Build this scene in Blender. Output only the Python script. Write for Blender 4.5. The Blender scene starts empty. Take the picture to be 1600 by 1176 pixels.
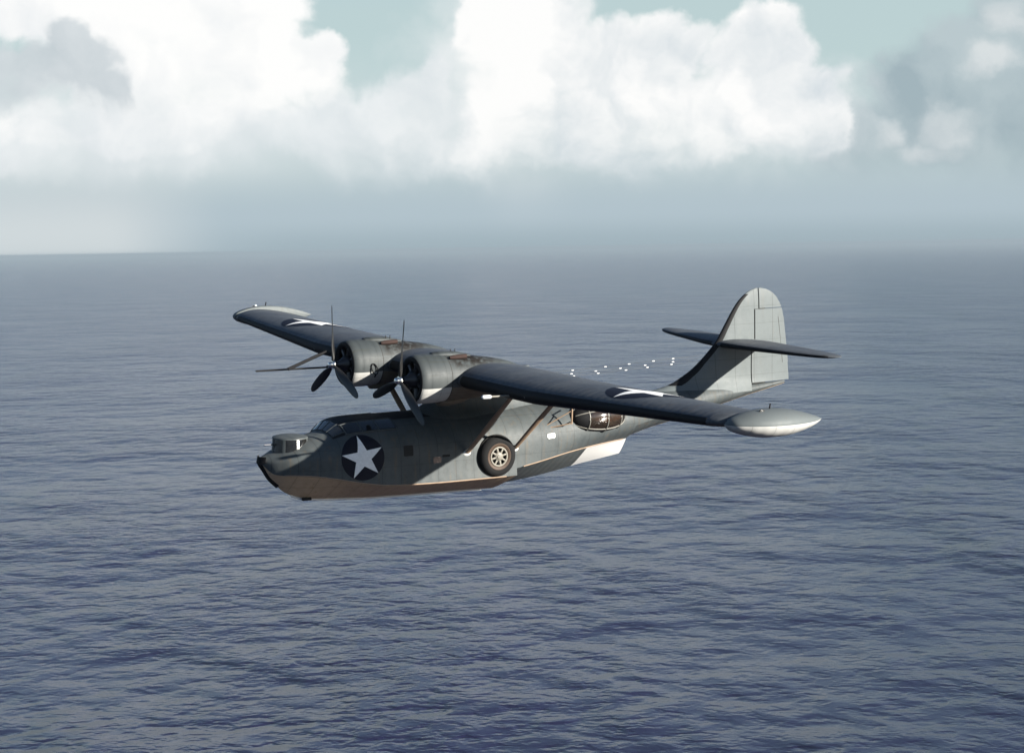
import bpy, bmesh, math, random
from mathutils import Vector, Matrix
from mathutils.bvhtree import BVHTree
random.seed(4)
scene = bpy.context.scene
COL = scene.collection

# ------------------------------------------------------------------ camera
CAM_H = 150.0
cam_d = bpy.data.cameras.new('camera'); cam = bpy.data.objects.new('camera', cam_d); COL.objects.link(cam)
cam_d.sensor_width = 36.0; cam_d.lens = 83.06; cam_d.clip_start = 0.5; cam_d.clip_end = 400000
cam_d.sensor_fit = 'HORIZONTAL'
_r = Matrix(((0.999868, -0.000883, -0.016224), (0.016248, 0.054354, 0.99839), (0.0, -0.998521, 0.054361))).transposed()
cam.matrix_world = Matrix.Translation((0, 0, CAM_H)) @ _r.to_4x4()
scene.camera = cam

# ------------------------------------------------------------------ light and exposure
SUN = Vector((0.8769, -0.3941, 0.2752)).normalized()
sun_d = bpy.data.lights.new('sun', 'SUN'); sun_d.energy = 5.0; sun_d.angle = math.radians(0.55)
sun_d.color = (1.0, 0.95, 0.86)
sun = bpy.data.objects.new('sun', sun_d); COL.objects.link(sun)
sun.rotation_euler = SUN.to_track_quat('Z', 'Y').to_euler(); sun.location = (60, -40, 200)
scene.view_settings.view_transform = 'Standard'; scene.view_settings.look = 'None'
scene.view_settings.gamma = 1.0; scene.view_settings.use_curve_mapping = False
EXPO = 1.4
scene.view_settings.exposure = EXPO
KE = 2.0 ** -EXPO
scene.cycles.use_denoising = True
scene.cycles.max_bounces = 8
scene.cycles.volume_bounces = 0


# ------------------------------------------------------------------ a small language for node graphs
class G:
    def __init__(self, tree): self.t = tree
    def node(self, kind, **kw):
        n = self.t.nodes.new(kind)
        for k, v in kw.items(): setattr(n, k, v)
        return n
    def put(self, sock, v):
        if isinstance(v, S): self.t.links.new(v.s, sock)
        elif isinstance(v, bpy.types.NodeSocket): self.t.links.new(v, sock)
        else: sock.default_value = v
    def math(self, op, a, b=None, c=None, clamp=False):
        n = self.node('ShaderNodeMath', operation=op, use_clamp=clamp)
        self.put(n.inputs[0], a)
        if b is not None: self.put(n.inputs[1], b)
        if c is not None: self.put(n.inputs[2], c)
        return S(self, n.outputs[0])
    def smooth(self, x, a, b):
        n = self.node('ShaderNodeMapRange', interpolation_type='SMOOTHSTEP', clamp=True)
        self.put(n.inputs[0], x); n.inputs[1].default_value = a; n.inputs[2].default_value = b
        n.inputs[3].default_value = 0; n.inputs[4].default_value = 1
        return S(self, n.outputs[0])
    def vec(self, x, y, z=0.0):
        n = self.node('ShaderNodeCombineXYZ')
        for i, v in enumerate((x, y, z)): self.put(n.inputs[i], v)
        return S(self, n.outputs[0])
    def sep(self, v):
        n = self.node('ShaderNodeSeparateXYZ'); self.put(n.inputs[0], v)
        return [S(self, o) for o in n.outputs]
    def noise(self, v, scale, detail=4, rough=.5, dist=0.0, out=0, lac=2.0, dim='3D'):
        n = self.node('ShaderNodeTexNoise', noise_dimensions=dim); self.put(n.inputs['Vector'], v)
        n.inputs['Scale'].default_value = scale; n.inputs['Detail'].default_value = detail
        n.inputs['Roughness'].default_value = rough; n.inputs['Distortion'].default_value = dist
        n.inputs['Lacunarity'].default_value = lac
        return S(self, n.outputs[out])
    def voro(self, v, scale, smooth=.6):
        n = self.node('ShaderNodeTexVoronoi', feature='F1', voronoi_dimensions='2D'); self.put(n.inputs['Vector'], v)
        n.inputs['Scale'].default_value = scale
        return S(self, n.outputs['Distance'])
    def mix(self, f, a, b, mode='MIX'):
        n = self.node('ShaderNodeMix', data_type='RGBA', blend_type=mode)
        self.put(n.inputs[0], f)
        for i, v in ((6, a), (7, b)):
            if isinstance(v, tuple) and len(v) == 3: v = v + (1,)
            self.put(n.inputs[i], v)
        return S(self, n.outputs[2])
    def mapping(self, v, scale=(1, 1, 1), rot=(0, 0, 0), loc=(0, 0, 0)):
        n = self.node('ShaderNodeMapping'); self.put(n.inputs[0], v)
        n.inputs[1].default_value = loc; n.inputs[2].default_value = rot; n.inputs[3].default_value = scale
        return S(self, n.outputs[0])
    def bump(self, h, dist, strength=1.0, normal=None):
        n = self.node('ShaderNodeBump'); self.put(n.inputs['Height'], h)
        n.inputs['Distance'].default_value = dist; n.inputs['Strength'].default_value = strength
        if normal is not None: self.put(n.inputs['Normal'], normal)
        return S(self, n.outputs[0])


class S:
    def __init__(self, g, s): self.g = g; self.s = s
    def __add__(self, o): return self.g.math('ADD', self, o)
    __radd__ = __add__
    def __sub__(self, o): return self.g.math('SUBTRACT', self, o)
    def __rsub__(self, o): return self.g.math('SUBTRACT', o, self)
    def __mul__(self, o): return self.g.math('MULTIPLY', self, o)
    __rmul__ = __mul__
    def __truediv__(self, o): return self.g.math('DIVIDE', self, o)
    def max(self, o): return self.g.math('MAXIMUM', self, o)
    def smax(self, o, k): return self.g.math('SMOOTH_MAX', self, o, k)
    def abs(self): return self.g.math('ABSOLUTE', self)


# ------------------------------------------------------------------ sky
world = bpy.data.worlds.new('World'); scene.world = world; world.use_nodes = True
wt = world.node_tree; wt.nodes.clear(); g = G(wt)
out = g.node('ShaderNodeOutputWorld'); bg = g.node('ShaderNodeBackground')
wt.links.new(bg.outputs[0], out.inputs[0])
sky = g.node('ShaderNodeTexSky', sky_type='NISHITA'); sky.sun_disc = False
sky.sun_elevation = math.asin(SUN.z); sky.sun_rotation = math.atan2(SUN.x, SUN.y)
sky.altitude = 150; sky.air_density = 0.8; sky.dust_density = 0.25; sky.ozone_density = 1.5
SKY_STRENGTH = 0.05


def srgb(r, g_, b):
    f = lambda c: ((c / 255 + .055) / 1.055) ** 2.4 if c > 10 else c / 255 / 12.92
    return tuple(f(c) * KE for c in (r, g_, b))


tc = g.node('ShaderNodeTexCoord')
dx, dy, dz = g.sep(tc.outputs['Generated'])
az = g.math('ARCTAN2', dx, dy)
el = g.math('ARCSINE', dz)
U = az * 3.692; V = el * 3.692            # cloud chart: 1 unit = 15.5 degrees
P = g.vec(U, V, 0.0)
# billow the chart so that the edges of the clouds curl
w1 = g.noise(P, 3.2, 1, .5, out=1, dim='2D'); w1x, w1y, _ = g.sep(w1)
w2 = g.noise(P, 13.0, 5, .58, out=1, dim='2D'); w2x, w2y, _ = g.sep(w2)
Uw = U + (w1x - .5) * .10 + (w2x - .5) * .055
Vw = V + (w1y - .5) * .07 + (w2y - .5) * .045
cell = g.voro(g.vec(Uw, Vw * 1.15, 0.0), 13.0, .7)      # cauliflower heads
cell2 = g.voro(g.vec(Uw, Vw * 1.1, 3.3), 30.0, .6)
puff = (.42 - cell) * .34 + (.42 - cell2) * .12
fb = g.noise(g.vec(Uw, Vw, 2.0), 6.0, 6, .58, dim='2D')
# relief: the same puffs a little nearer to the sun
fbs = g.noise(g.vec(Uw + .022, Vw + .016, 2.0), 6.0, 6, .58, dim='2D')
cells = g.voro(g.vec(Uw + .016, Vw * 1.15 + .014, 0.0), 13.0, .7)
big = g.noise(g.vec(Uw, Vw * 1.3, 0.0), 3.4, 2, .5, dim='2D'); bigs = g.noise(g.vec(Uw + .07, Vw * 1.3 + .06, 0.0), 3.4, 2, .5, dim='2D')
relief = (fb - fbs) * 1.5 + (cells - cell) * .45 + (big - bigs) * 1.5


def blobs(lst):
    f = None
    for (u, v, ru, rv) in lst:
        cu, cv, ru, rv = (u - 800) / 1000, (390 - v) / 1000, ru / 1000, rv / 1000
        a = (Uw - cu) / ru; b = (Vw - cv) / rv
        q = 1.0 - g.math('SQRT', a * a + b * b)
        f = q if f is None else f.smax(q, .12)
    return f


def layer(col, lst, lo, hi, bright, dark, base_v=None, amp=.55, k=1.0, alpha=1.0, pw=1.0):
    f = blobs(lst) + (fb - .5) * amp + puff * pw
    m = g.smooth(f, lo, hi)
    if base_v is not None:                         # flat cloud base fading into the haze
        m = m * g.smooth(V + (w2y - .5) * .03 + (fb - .5) * .16, *base_v)
    m = m * alpha
    lit = g.math('ADD', relief * k + (V - .22) * 1.6, .66, clamp=True)
    return g.mix(m, col, g.mix(lit, dark, bright))


nish = S(g, sky.outputs[0])
skyc = g.mix(1.0, nish, (SKY_STRENGTH,) * 3, 'MULTIPLY')
# low, moist air: paler towards the horizon, all the way round
hz = 1.0 - g.smooth(V, .36, .56)
skyc = g.mix(hz * .92, skyc, srgb(190, 210, 211))
hz2 = 1.0 - g.smooth(V, .05, .30)
skyc = g.mix(hz2 * .8, skyc, srgb(184, 199, 205))
# broken cumulus elsewhere in the same belt of the sky, as in view
ring = g.noise(g.vec(Uw * .55, Vw * 1.3, 7.7), 2.3, 4, .55, dim='2D') + puff * .25
away = g.smooth(U.abs(), .86, 1.05)
belt = g.smooth(V, .10, .22) * g.smooth(V * -1.0, -.62, -.36)
gm = g.smooth(ring, .56, .66) * belt * away
col = g.mix(gm, skyc, g.mix(g.math('ADD', relief, .6, clamp=True), srgb(196, 204, 207), srgb(240, 242, 243)))
# grey cloud mass on the right, in the shade
col = layer(col, [(1560, 150, 130, 100), (1490, 200, 140, 90), (1640, 120, 150, 120), (1400, 240, 130, 65), (1600, 235, 190, 90), (1350, 250, 90, 50)],
            -.25, .25, srgb(186, 200, 205), srgb(160, 178, 186), (.05, .16), .6, 1.1, .92)
col = layer(col, [(1470, 212, 40, 26), (1545, 128, 34, 18), (1585, 75, 30, 22), (1440, 245, 44, 20), (1385, 225, 28, 18)],
            -.6, .8, srgb(228, 232, 233), srgb(196, 206, 211), None, 1.1, .8, .7)
# soft far bank joining the towers
col = layer(col, [(560, 215, 190, 55), (660, 190, 90, 70), (300, 215, 260, 60), (700, 130, 34, 60), (640, 240, 200, 50), (60, 235, 200, 55)],
            -.25, .35, srgb(238, 242, 244), srgb(210, 219, 224), (.05, .21), .5, 1.0, .92)
veil = g.smooth(U * -1.0, .02, .55) * g.smooth(V, .06, .17) * g.smooth(V * -1.0, -.34, -.2) * g.smooth(U, -1.5, -1.0)
col = g.mix(veil * .55, col, srgb(236, 240, 242))
# great tower left, burnt out by the sun
col = layer(col, [(330, 60, 165, 125), (400, 10, 95, 90), (250, 130, 230, 90), (430, 120, 125, 75), (120, 20, 190, 75), (500, 105, 62, 45), (200, 190, 260, 50)],
            -.05, .30, srgb(255, 255, 254), srgb(234, 238, 241), (.07, .27), .42, 1.1)
# its grey neighbour in front
col = layer(col, [(30, 120, 130, 70), (130, 95, 75, 60), (170, 145, 70, 40), (-60, 130, 120, 80), (90, 160, 150, 30)],
            -.06, .30, srgb(214, 221, 225), srgb(186, 197, 203), (.20, .245), .42, .7, .92)
# soft skirts of the right tower
col = layer(col, [(790, 110, 130, 130), (860, 220, 190, 90), (1000, 220, 260, 90), (1180, 210, 170, 90), (730, 200, 120, 90)],
            -.45, .55, srgb(240, 243, 244), srgb(214, 223, 227), (.04, .22), .5, .9, .8)
# great tower right of the middle
col = layer(col, [(840, 90, 110, 105), (790, 40, 75, 65), (950, 110, 120, 90), (1040, 95, 80, 75), (1190, 110, 85, 90),
                  (1245, 190, 85, 75), (1130, 190, 140, 80), (960, 210, 190, 80), (850, 200, 130, 80), (1270, 225, 60, 45)],
            -.05, .30, srgb(254, 254, 253), srgb(216, 224, 229), (.06, .23), .46, 1.2)
# rain and haze hanging below the bases
shaft = g.smooth(U * -1.0, -.13, .02) * g.smooth(U, -.06, .03) * g.smooth(V * -1.0, -.16, -.05) * g.smooth(V, -.01, .10)
col = g.mix(shaft * .65, col, srgb(224, 230, 231))
low = g.smooth(V * -1.0, -.135, -.05)
col = g.mix(low * .75, col, srgb(176, 193, 203))
lshaft = g.smooth(U * -1.0 + (w1x - .5) * .12, .44, .62) * g.smooth(V * -1.0, -.17, -.03) * g.smooth(U, -1.6, -1.0)
col = g.mix(lshaft * .85, col, srgb(214, 221, 223))
edge = g.smooth(V * -1.0, -.055, .0) * g.smooth(U, -.62, -.30)
col = g.mix(edge * .65, col, srgb(152, 171, 180))
world.cycles.sampling_method = 'NONE'
wt.links.new(col.s, bg.inputs[0]); bg.inputs[1].default_value = 1.0


# ------------------------------------------------------------------ materials
def new_mat(name):
    m = bpy.data.materials.new(name); m.use_nodes = True
    t = m.node_tree; b = t.nodes['Principled BSDF']
    return m, G(t), b


def simple(name, col, rough=.5, metal=0.0, vary=.25, scale=3.0, spec=.5):
    m, g, b = new_mat(name)
    tcn = g.node('ShaderNodeTexCoord')
    n = g.noise(tcn.outputs['Object'], scale, 6, .6)
    c = g.mix(n, tuple(c * (1 - vary) for c in col), tuple(min(1, c * (1 + vary)) for c in col))
    g.put(b.inputs['Base Color'], c); b.inputs['Roughness'].default_value = rough
    b.inputs['Metallic'].default_value = metal; b.inputs['Specular IOR Level'].default_value = spec
    return m


def paint(name, col, stain=(.16, .11, .06), stain_amt=.35, rough=.55, seams=True, fade=.22, streak_axis='z', seam=.62, bleach=(.22, .23, .22), soot=0.0, seam_axis='x'):
    """weathered aircraft paint: fading, drips, panel seams, dented skin"""
    col, stain, bleach = (tuple(c * .77 for c in q) for q in (col, stain, bleach))
    m, g, b = new_mat(name)
    tcn = g.node('ShaderNodeTexCoord'); o = tcn.outputs['Object']
    n1 = g.noise(o, .9, 5, .6); n2 = g.noise(o, 7.0, 7, .65)
    if streak_axis == 'z': st = g.noise(g.mapping(o, (5.0, 5.0, .55)), 1.6, 5, .6)
    else: st = g.noise(g.mapping(o, (.45, 6.0, 6.0)), 1.6, 5, .6)
    c = g.mix(g.smooth(n1, .3, .7) * fade * 2.2, col, tuple(.75 * a + .25 * q for a, q in zip(col, bleach)))
    c = g.mix(g.smooth(n2, .45, .8) * fade, c, tuple(a * .6 for a in col))
    c = g.mix(g.smooth(st, .52, .80) * stain_amt, c, stain)
    c = g.mix(g.smooth(n2, .62, .70) * .35 * stain_amt, c, tuple(a * .5 for a in stain))
    n3 = g.noise(o, 2.6, 8, .68)
    c = g.mix(g.smooth(n3, .50, .72) * fade * 1.3, c, tuple(a * .62 for a in col))
    if soot:
        sx, sy_, sz = g.sep(o)
        msk = g.smooth(sz, 4.12, 4.42) * g.smooth(sx, -3.05, -2.75) * (1.0 - g.smooth(sx, -2.1, -.5)) * g.smooth(n3 + n2, .78, 1.08)
        c = g.mix(g.math('MINIMUM', msk * soot, 1.0), c, (.012, .009, .007))
    h = n1 * .012
    if seams:
        x, y, z = g.sep(o)
        if seam_axis == 'y': x, z = y, x
        line = g.math('COMPARE', g.math('FRACT', x / seam), .5, .011)
        c = g.mix(line * .55, c, tuple(a * .3 for a in col))
        line2 = g.math('COMPARE', g.math('FRACT', z / (.57 if seam_axis == 'x' else 1.4) + .31), .5, .012 if seam_axis == 'x' else .006)
        c = g.mix(line2 * .40, c, tuple(a * .35 for a in col))
        skin = g.math('SINE', x * (6.2832 / seam * 2)) * .0035
        h = h + skin
    nb = g.bump(h, 1.0, .55)
    g.put(b.inputs['Base Color'], c); g.put(b.inputs['Normal'], nb)
    g.put(b.inputs['Roughness'], g.math('ADD', n2 * .25, rough - .12))
    b.inputs['Specular IOR Level'].default_value = .22
    return m


BLUE = (.072, .084, .088)
M_HULL = paint('hull_blue_grey', BLUE, stain_amt=.50, fade=.30)
M_TAIL = paint('tail_blue_grey', (.135, .155, .160), stain_amt=.12, fade=.14, seam=.8)
M_WING = paint('wing_blue_grey', (.066, .076, .093), stain_amt=.40, streak_axis='x', seam=.61, fade=.42, seam_axis='y')
M_BOTTOM = paint('hull_bottom_stained', (.72, .53, .34), stain=(.36, .22, .10), stain_amt=.55)
M_LIGHT = paint('underside_light_grey', (.50, .497, .475), stain=(.24, .20, .11), stain_amt=.25, fade=.1)
M_WLOW = paint('wing_underside', (.16, .125, .09), stain=(.08, .05, .03), stain_amt=.45, streak_axis='x', seam=50)
M_COWL = paint('cowl_blue_grey', (.052, .061, .064), stain=(.05, .05, .03), stain_amt=.5, streak_axis='x', seam=.5)
M_NAC = paint('nacelle_sooty', (.060, .070, .073), stain=(.05, .03, .02), stain_amt=.6, streak_axis='x', seam=.5, soot=1.0)
M_FLOAT = paint('float_blue_grey', (.125, .142, .146), stain_amt=.15, seams=False, fade=.1)
M_BLACK = simple('black_rubber_coat', (.008, .008, .009), .7, spec=.2)
M_DARK = simple('dark_interior', (.01, .009, .008), .8)
M_TYRE = simple('tyre_rubber', (.009, .009, .0095), .85, spec=.2)
M_WHEELRING = simple('dusty_brown_wheel_disc', (.05, .029, .017), .7, vary=.5, scale=9)
M_RIM = simple('pale_wheel_casting', (.17, .158, .13), .5, vary=.2, scale=8)
M_STEEL = simple('polished_steel', (.72, .70, .66), .22, 1.0, .08)
M_STRUT = simple('strut_tan_grey', (.26, .18, .12), .6, vary=.4, scale=4)
M_RUST = simple('rusty_exhaust', (.022, .008, .005), .85, vary=.6, scale=9)
M_SOOT = simple('exhaust_soot', (.018, .014, .012), .9, vary=.5, scale=5)
M_WHITE = simple('insignia_white', (.76, .76, .75), .6, vary=.22, scale=11)
M_NAVY = simple('insignia_navy', (.006, .007, .015), .6, vary=.3, spec=.15)
M_FRAME = simple('window_frame', (.20, .19, .165), .5, vary=.25)
M_BLADE = simple('propeller_black', (.012, .012, .012), .45)
M_WIRE = simple('aerial_wire', (.05, .05, .05), .5)
M_INSUL = simple('white_insulator', (.62, .62, .60), .35, vary=.1)
M_GAP = simple('control_gap', (.02, .02, .018), .8)
M_SEAT = simple('brown_leather', (.05, .018, .012), .5, vary=.4, scale=6)
M_PANEL = simple('step_sunlit_grey', (.62, .615, .60), .5, vary=.05)  # light grey underside paint, whitened to carry direct sun
M_CANOPY = simple('canopy_shade_black', (.010, .010, .011), .6, vary=.4, spec=.25)  # shade on the cabin top, put into the colour
M_BOOT = simple('deicer_boot_rubber', (.007, .007, .008), .65, vary=.3, spec=.2)
M_GUN = simple('gun_metal', (.05, .05, .055), .35, .8)


def glass(name, tint, clear=.55):
    m, g, b = new_mat(name); t = m.node_tree
    tr = g.node('ShaderNodeBsdfTransparent'); tr.inputs[0].default_value = tint + (1,)
    gl = g.node('ShaderNodeBsdfGlossy'); gl.inputs['Roughness'].default_value = .08
    fr = g.node('ShaderNodeFresnel'); fr.inputs[0].default_value = 1.9
    df = g.node('ShaderNodeBsdfDiffuse'); df.inputs[0].default_value = tuple(c * .12 for c in tint) + (1,)
    tcn = g.node('ShaderNodeTexCoord')
    grime = g.smooth(g.noise(tcn.outputs['Object'], 5.0, 5, .6), .4, .8)
    a = g.node('ShaderNodeMixShader'); b2 = g.node('ShaderNodeMixShader')
    g.put(a.inputs[0], g.math('ADD', grime * .3, 1 - clear)); t.links.new(tr.outputs[0], a.inputs[1]); t.links.new(df.outputs[0], a.inputs[2])
    t.links.new(fr.outputs[0], b2.inputs[0]); t.links.new(a.outputs[0], b2.inputs[1]); t.links.new(gl.outputs[0], b2.inputs[2])
    t.links.new(b2.outputs[0], t.nodes['Material Output'].inputs[0])
    return m


M_GLASS = glass('plexiglass', (.55, .52, .46))
M_BLISTER = glass('blister_glass', (.55, .42, .30), .75)
M_SMOKE = glass('dim_glass', (.16, .16, .16), .6)


# ------------------------------------------------------------------ sea
def sea_material():
    m, g, b = new_mat('sea_water')
    geo = g.node('ShaderNodeNewGeometry'); p = S(g, geo.outputs['Position'])
    # gusts: large slow patches where the chop is stronger or weaker
    gust = g.noise(g.mapping(p, (1, .6, 1)), .0045, 4, .62, dim='2D')
    h = None
    for (lam, amp, ang, stretch, det, seed) in ((140, 3.6, 18, 1.0, 1, 0), (52, 3.0, -24, 1.0, 2, 40), (22, 2.2, 35, 1.1, 2, 90), (9.5, 1.15, -12, 1.2, 2, 150), (3.8, .26, -30, 1.1, 2, 220)):
        q = g.mapping(p, (stretch, 1, 1), (0, 0, math.radians(ang)), (seed, seed * .7, 0))
        n = g.noise(q, 1.0 / lam, det, .52, 0.0, dim='2D')
        ridge = 1.0 - (n * 2.0 - 1.0).abs()         # peaked crests
        w = (ridge * .45 + n * .75) * amp
        h = w if h is None else h + w
    amt = g.math('MULTIPLY_ADD', g.smooth(gust, .25, .75), 1.0, .45)
    nb = g.bump(h * amt, 1.0, 1.0)
    g.put(b.inputs['Normal'], nb)
    deep = g.mix(g.smooth(gust, .3, .7), (.010, .009, .032), (.011, .011, .036))
    g.put(b.inputs['Base Color'], deep)
    b.inputs['Specular IOR Level'].default_value = .28; b.inputs['Roughness'].default_value = .22; b.inputs['IOR'].default_value = 1.333
    return m


def build_sea():
    bm = bmesh.new()
    rings = [0.0] + [60 * 1.35 ** i for i in range(25)]
    rings = [r for r in rings if r < 88000] + [90000]
    nseg = 180; prev = None
    for r in rings:
        if r == 0: cur = [bm.verts.new((0, 0, 0))]
        else: cur = [bm.verts.new((r * math.cos(2 * math.pi * i / nseg), r * math.sin(2 * math.pi * i / nseg), 0)) for i in range(nseg)]
        if prev is not None:
            for i in range(nseg):
                j = (i + 1) % nseg
                if len(prev) == 1: bm.faces.new((prev[0], cur[i], cur[j]))
                else: bm.faces.new((prev[i], cur[i], cur[j], prev[j]))
        prev = cur
    me = bpy.data.meshes.new('sea'); bm.to_mesh(me); bm.free()
    o = bpy.data.objects.new('sea', me); COL.objects.link(o); me.materials.append(sea_material())
    o['kind'] = 'structure'
    return o


build_sea()

# ------------------------------------------------------------------ the flying boat: x aft, y starboard, z up
RW = Matrix(((0.856277, -0.516072, 0.021427), (0.516118, 0.85325, -0.07474), (0.020289, 0.075057, 0.996973)))
OFF = Vector((8.0, 0.0, 0.16))
ORG = Vector((0, 0, CAM_H)) - Vector((7.5243, -69.3834, 7.7965))
plane = bpy.data.objects.new('flying_boat', None); COL.objects.link(plane)
plane.matrix_world = Matrix.Translation(ORG + RW @ OFF) @ RW.to_4x4()
plane['label'] = 'blue grey twin engined flying boat with white star flying low over the sea'
plane['category'] = 'airplane'


def link(name, me, mats, parent=None, smooth=38):
    for mm in (mats if isinstance(mats, (list, tuple)) else [mats]): me.materials.append(mm)
    o = bpy.data.objects.new(name, me); COL.objects.link(o); o.parent = parent or plane
    if smooth:
        for p in me.polygons: p.use_smooth = True
        me.set_sharp_from_angle(angle=math.radians(smooth))
    return o


def finish(name, bm, mats, parent=None, smooth=38, recalc=True):
    if recalc: bmesh.ops.recalc_face_normals(bm, faces=bm.faces[:])
    me = bpy.data.meshes.new(name); bm.to_mesh(me); bm.free()
    return link(name, me, mats, parent, smooth)


def V3(p): return Vector(p) - OFF


def loft_bm(loops, caps=(True, True), bm=None, closed=True, mat=None):
    bm = bm or bmesh.new()
    rows = [[bm.verts.new(V3(p)) for p in L] for L in loops]
    n = len(rows[0])
    for k, (a, b) in enumerate(zip(rows, rows[1:])):
        for i in range(n if closed else n - 1):
            j = (i + 1) % n
            f = bm.faces.new((a[i], a[j], b[j], b[i]))
            if mat: f.material_index = mat(k, i)
    for c, r in zip(caps, (rows[0], rows[-1])):
        if c: bm.faces.new(r)
    return bm


def tube_bm(pts, rad, seg=8, bm=None):
    bm = bm or bmesh.new()
    pts = [Vector(p) for p in pts]
    if not isinstance(rad, (list, tuple)): rad = [rad] * len(pts)
    loops = []
    for i, p in enumerate(pts):
        d = (pts[min(i + 1, len(pts) - 1)] - pts[max(i - 1, 0)]).normalized()
        a = d.cross(Vector((0, 0, 1)))
        if a.length < 1e-3: a = d.cross(Vector((0, 1, 0)))
        a.normalize(); b = d.cross(a)
        loops.append([p + (a * math.cos(2 * math.pi * k / seg) + b * math.sin(2 * math.pi * k / seg)) * rad[i] for k in range(seg)])
    return loft_bm(loops, bm=bm)


def lathe_x(prof, cx, cy, cz, seg=40, bm=None, caps=(False, False), a0=0.0, a1=2 * math.pi, mat=None):
    """profile of (x, r) turned about a line along x"""
    full = abs(a1 - a0 - 2 * math.pi) < 1e-6
    n = seg if full else seg + 1
    loops = []
    for x, r in prof:
        loops.append([(cx + x, cy + r * math.cos(a0 + (a1 - a0) * k / seg), cz + r * math.sin(a0 + (a1 - a0) * k / seg)) for k in range(n)])
    return loft_bm(loops, caps, bm, full, mat)


def box_bm(c, s, bm=None, rot=None, bevel=0.0):
    bm2 = bmesh.new(); bmesh.ops.create_cube(bm2, size=1.0)
    for v in bm2.verts: v.co = Vector((v.co.x * s[0], v.co.y * s[1], v.co.z * s[2]))
    if bevel: bmesh.ops.bevel(bm2, geom=bm2.edges[:], offset=bevel, segments=2, affect='EDGES', profile=.6)
    R_ = rot or Matrix.Identity(3)
    for v in bm2.verts: v.co = R_ @ v.co + V3(c)
    if bm is None: return bm2
    me = bpy.data.meshes.new('tmp'); bm2.to_mesh(me); bm2.free(); bm.from_mesh(me); bpy.data.meshes.remove(me)
    return bm


def lerp(tab, x):
    if x <= tab[0][0]: return tab[0][1]
    for (a, va), (b, vb) in zip(tab, tab[1:]):
        if x <= b: return va + (vb - va) * (x - a) / (b - a)
    return tab[-1][1]


def smooth_tab(tab, x):
    """Catmull-Rom through a table"""
    n = len(tab)
    if x <= tab[0][0]: return tab[0][1]
    if x >= tab[-1][0]: return tab[-1][1]
    for i in range(n - 1):
        if x <= tab[i + 1][0]: break
    x1, y1 = tab[i]; x2, y2 = tab[i + 1]
    m1 = (y2 - tab[i - 1][1]) / (x2 - tab[i - 1][0]) if i > 0 else (y2 - y1) / (x2 - x1)
    m2 = (tab[i + 2][1] - y1) / (tab[i + 2][0] - x1) if i + 2 < n else (y2 - y1) / (x2 - x1)
    h = x2 - x1; t = (x - x1) / h
    return (2 * t**3 - 3 * t**2 + 1) * y1 + (t**3 - 2 * t**2 + t) * h * m1 + (-2 * t**3 + 3 * t**2) * y2 + (t**3 - t**2) * h * m2


# ---- hull
#        x     keel  yc    zc    yb    zb    top   n
ST = [(0.04, 1.52, .05, 1.60, .09, 1.68, 1.76, 2.0),
      (0.14, 1.38, .17, 1.47, .23, 1.63, 1.80, 2.0),
      (0.30, 1.13, .36, 1.30, .42, 1.61, 1.85, 2.1),
      (0.55, .88, .62, 1.27, .66, 1.64, 1.92, 2.2),
      (0.85, .64, .82, 1.27, .86, 1.66, 2.02, 2.1),
      (1.40, .42, 1.06, 1.23, 1.07, 1.68, 2.26, 1.95),
      (2.03, .345, 1.24, 1.12, 1.22, 1.70, 2.38, 2.1)]
ST2 = [(2.36, .325, 1.31, 1.05, 1.28, 1.70, 2.66, 2.25),
       (2.70, .305, 1.37, .98, 1.34, 1.70, 2.74, 2.3),
       (3.50, .26, 1.47, .86, 1.43, 1.68, 2.76, 2.35),
       (5.00, .22, 1.54, .81, 1.48, 1.60, 2.77, 2.35),
       (6.40, .20, 1.55, .80, 1.49, 1.55, 2.77, 2.35),
       (7.98, .16, 1.52, .79, 1.46, 1.52, 2.77, 2.35)]
ST3 = [(8.00, .27, 1.46, 1.00, 1.45, 1.55, 2.77, 2.35),
       (9.00, .35, 1.38, 1.15, 1.42, 1.62, 2.77, 2.3),
       (10.0, .47, 1.20, 1.29, 1.36, 1.75, 2.77, 2.3),
       (11.2, .67, .88, 1.38, 1.24, 1.90, 2.78, 2.2),
       (12.1, .79, .60, 1.41, 1.10, 2.00, 2.79, 2.1),
       (12.74, .88, .40, 1.42, 1.00, 2.05, 2.80, 2.1)]
ST4 = [(12.76, 1.34, .36, 1.47, .99, 2.05, 2.80, 2.1),
       (13.8, 1.61, .32, 1.72, .84, 2.20, 2.81, 2.0),
       (15.07, 1.85, .24, 1.93, .65, 2.36, 2.88, 2.0),
       (16.6, 2.16, .15, 2.22, .42, 2.52, 2.90, 2.0),
       (17.88, 2.44, .08, 2.48, .20, 2.62, 2.80, 2.0),
       (18.7, 2.60, .04, 2.63, .10, 2.70, 2.815, 2.0),
       (19.38, 2.74, .015, 2.755, .03, 2.79, 2.84, 2.0)]


def dense(tab, n):
    xs = [r[0] for r in tab]; o = []
    for a, b in zip(xs, xs[1:]):
        for k in range(n): o.append(a + (b - a) * k / n)
    o.append(xs[-1])
    return [tuple([x] + [smooth_tab([(r[0], r[c]) for r in tab], x) for c in range(1, 8)]) for x in o]


STN = dense(ST, 3) + dense(ST2, 4) + dense(ST3, 4) + dense(ST4, 4)
NB, NS, NU = 4, 4, 12          # bottom, side, upper points


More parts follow.
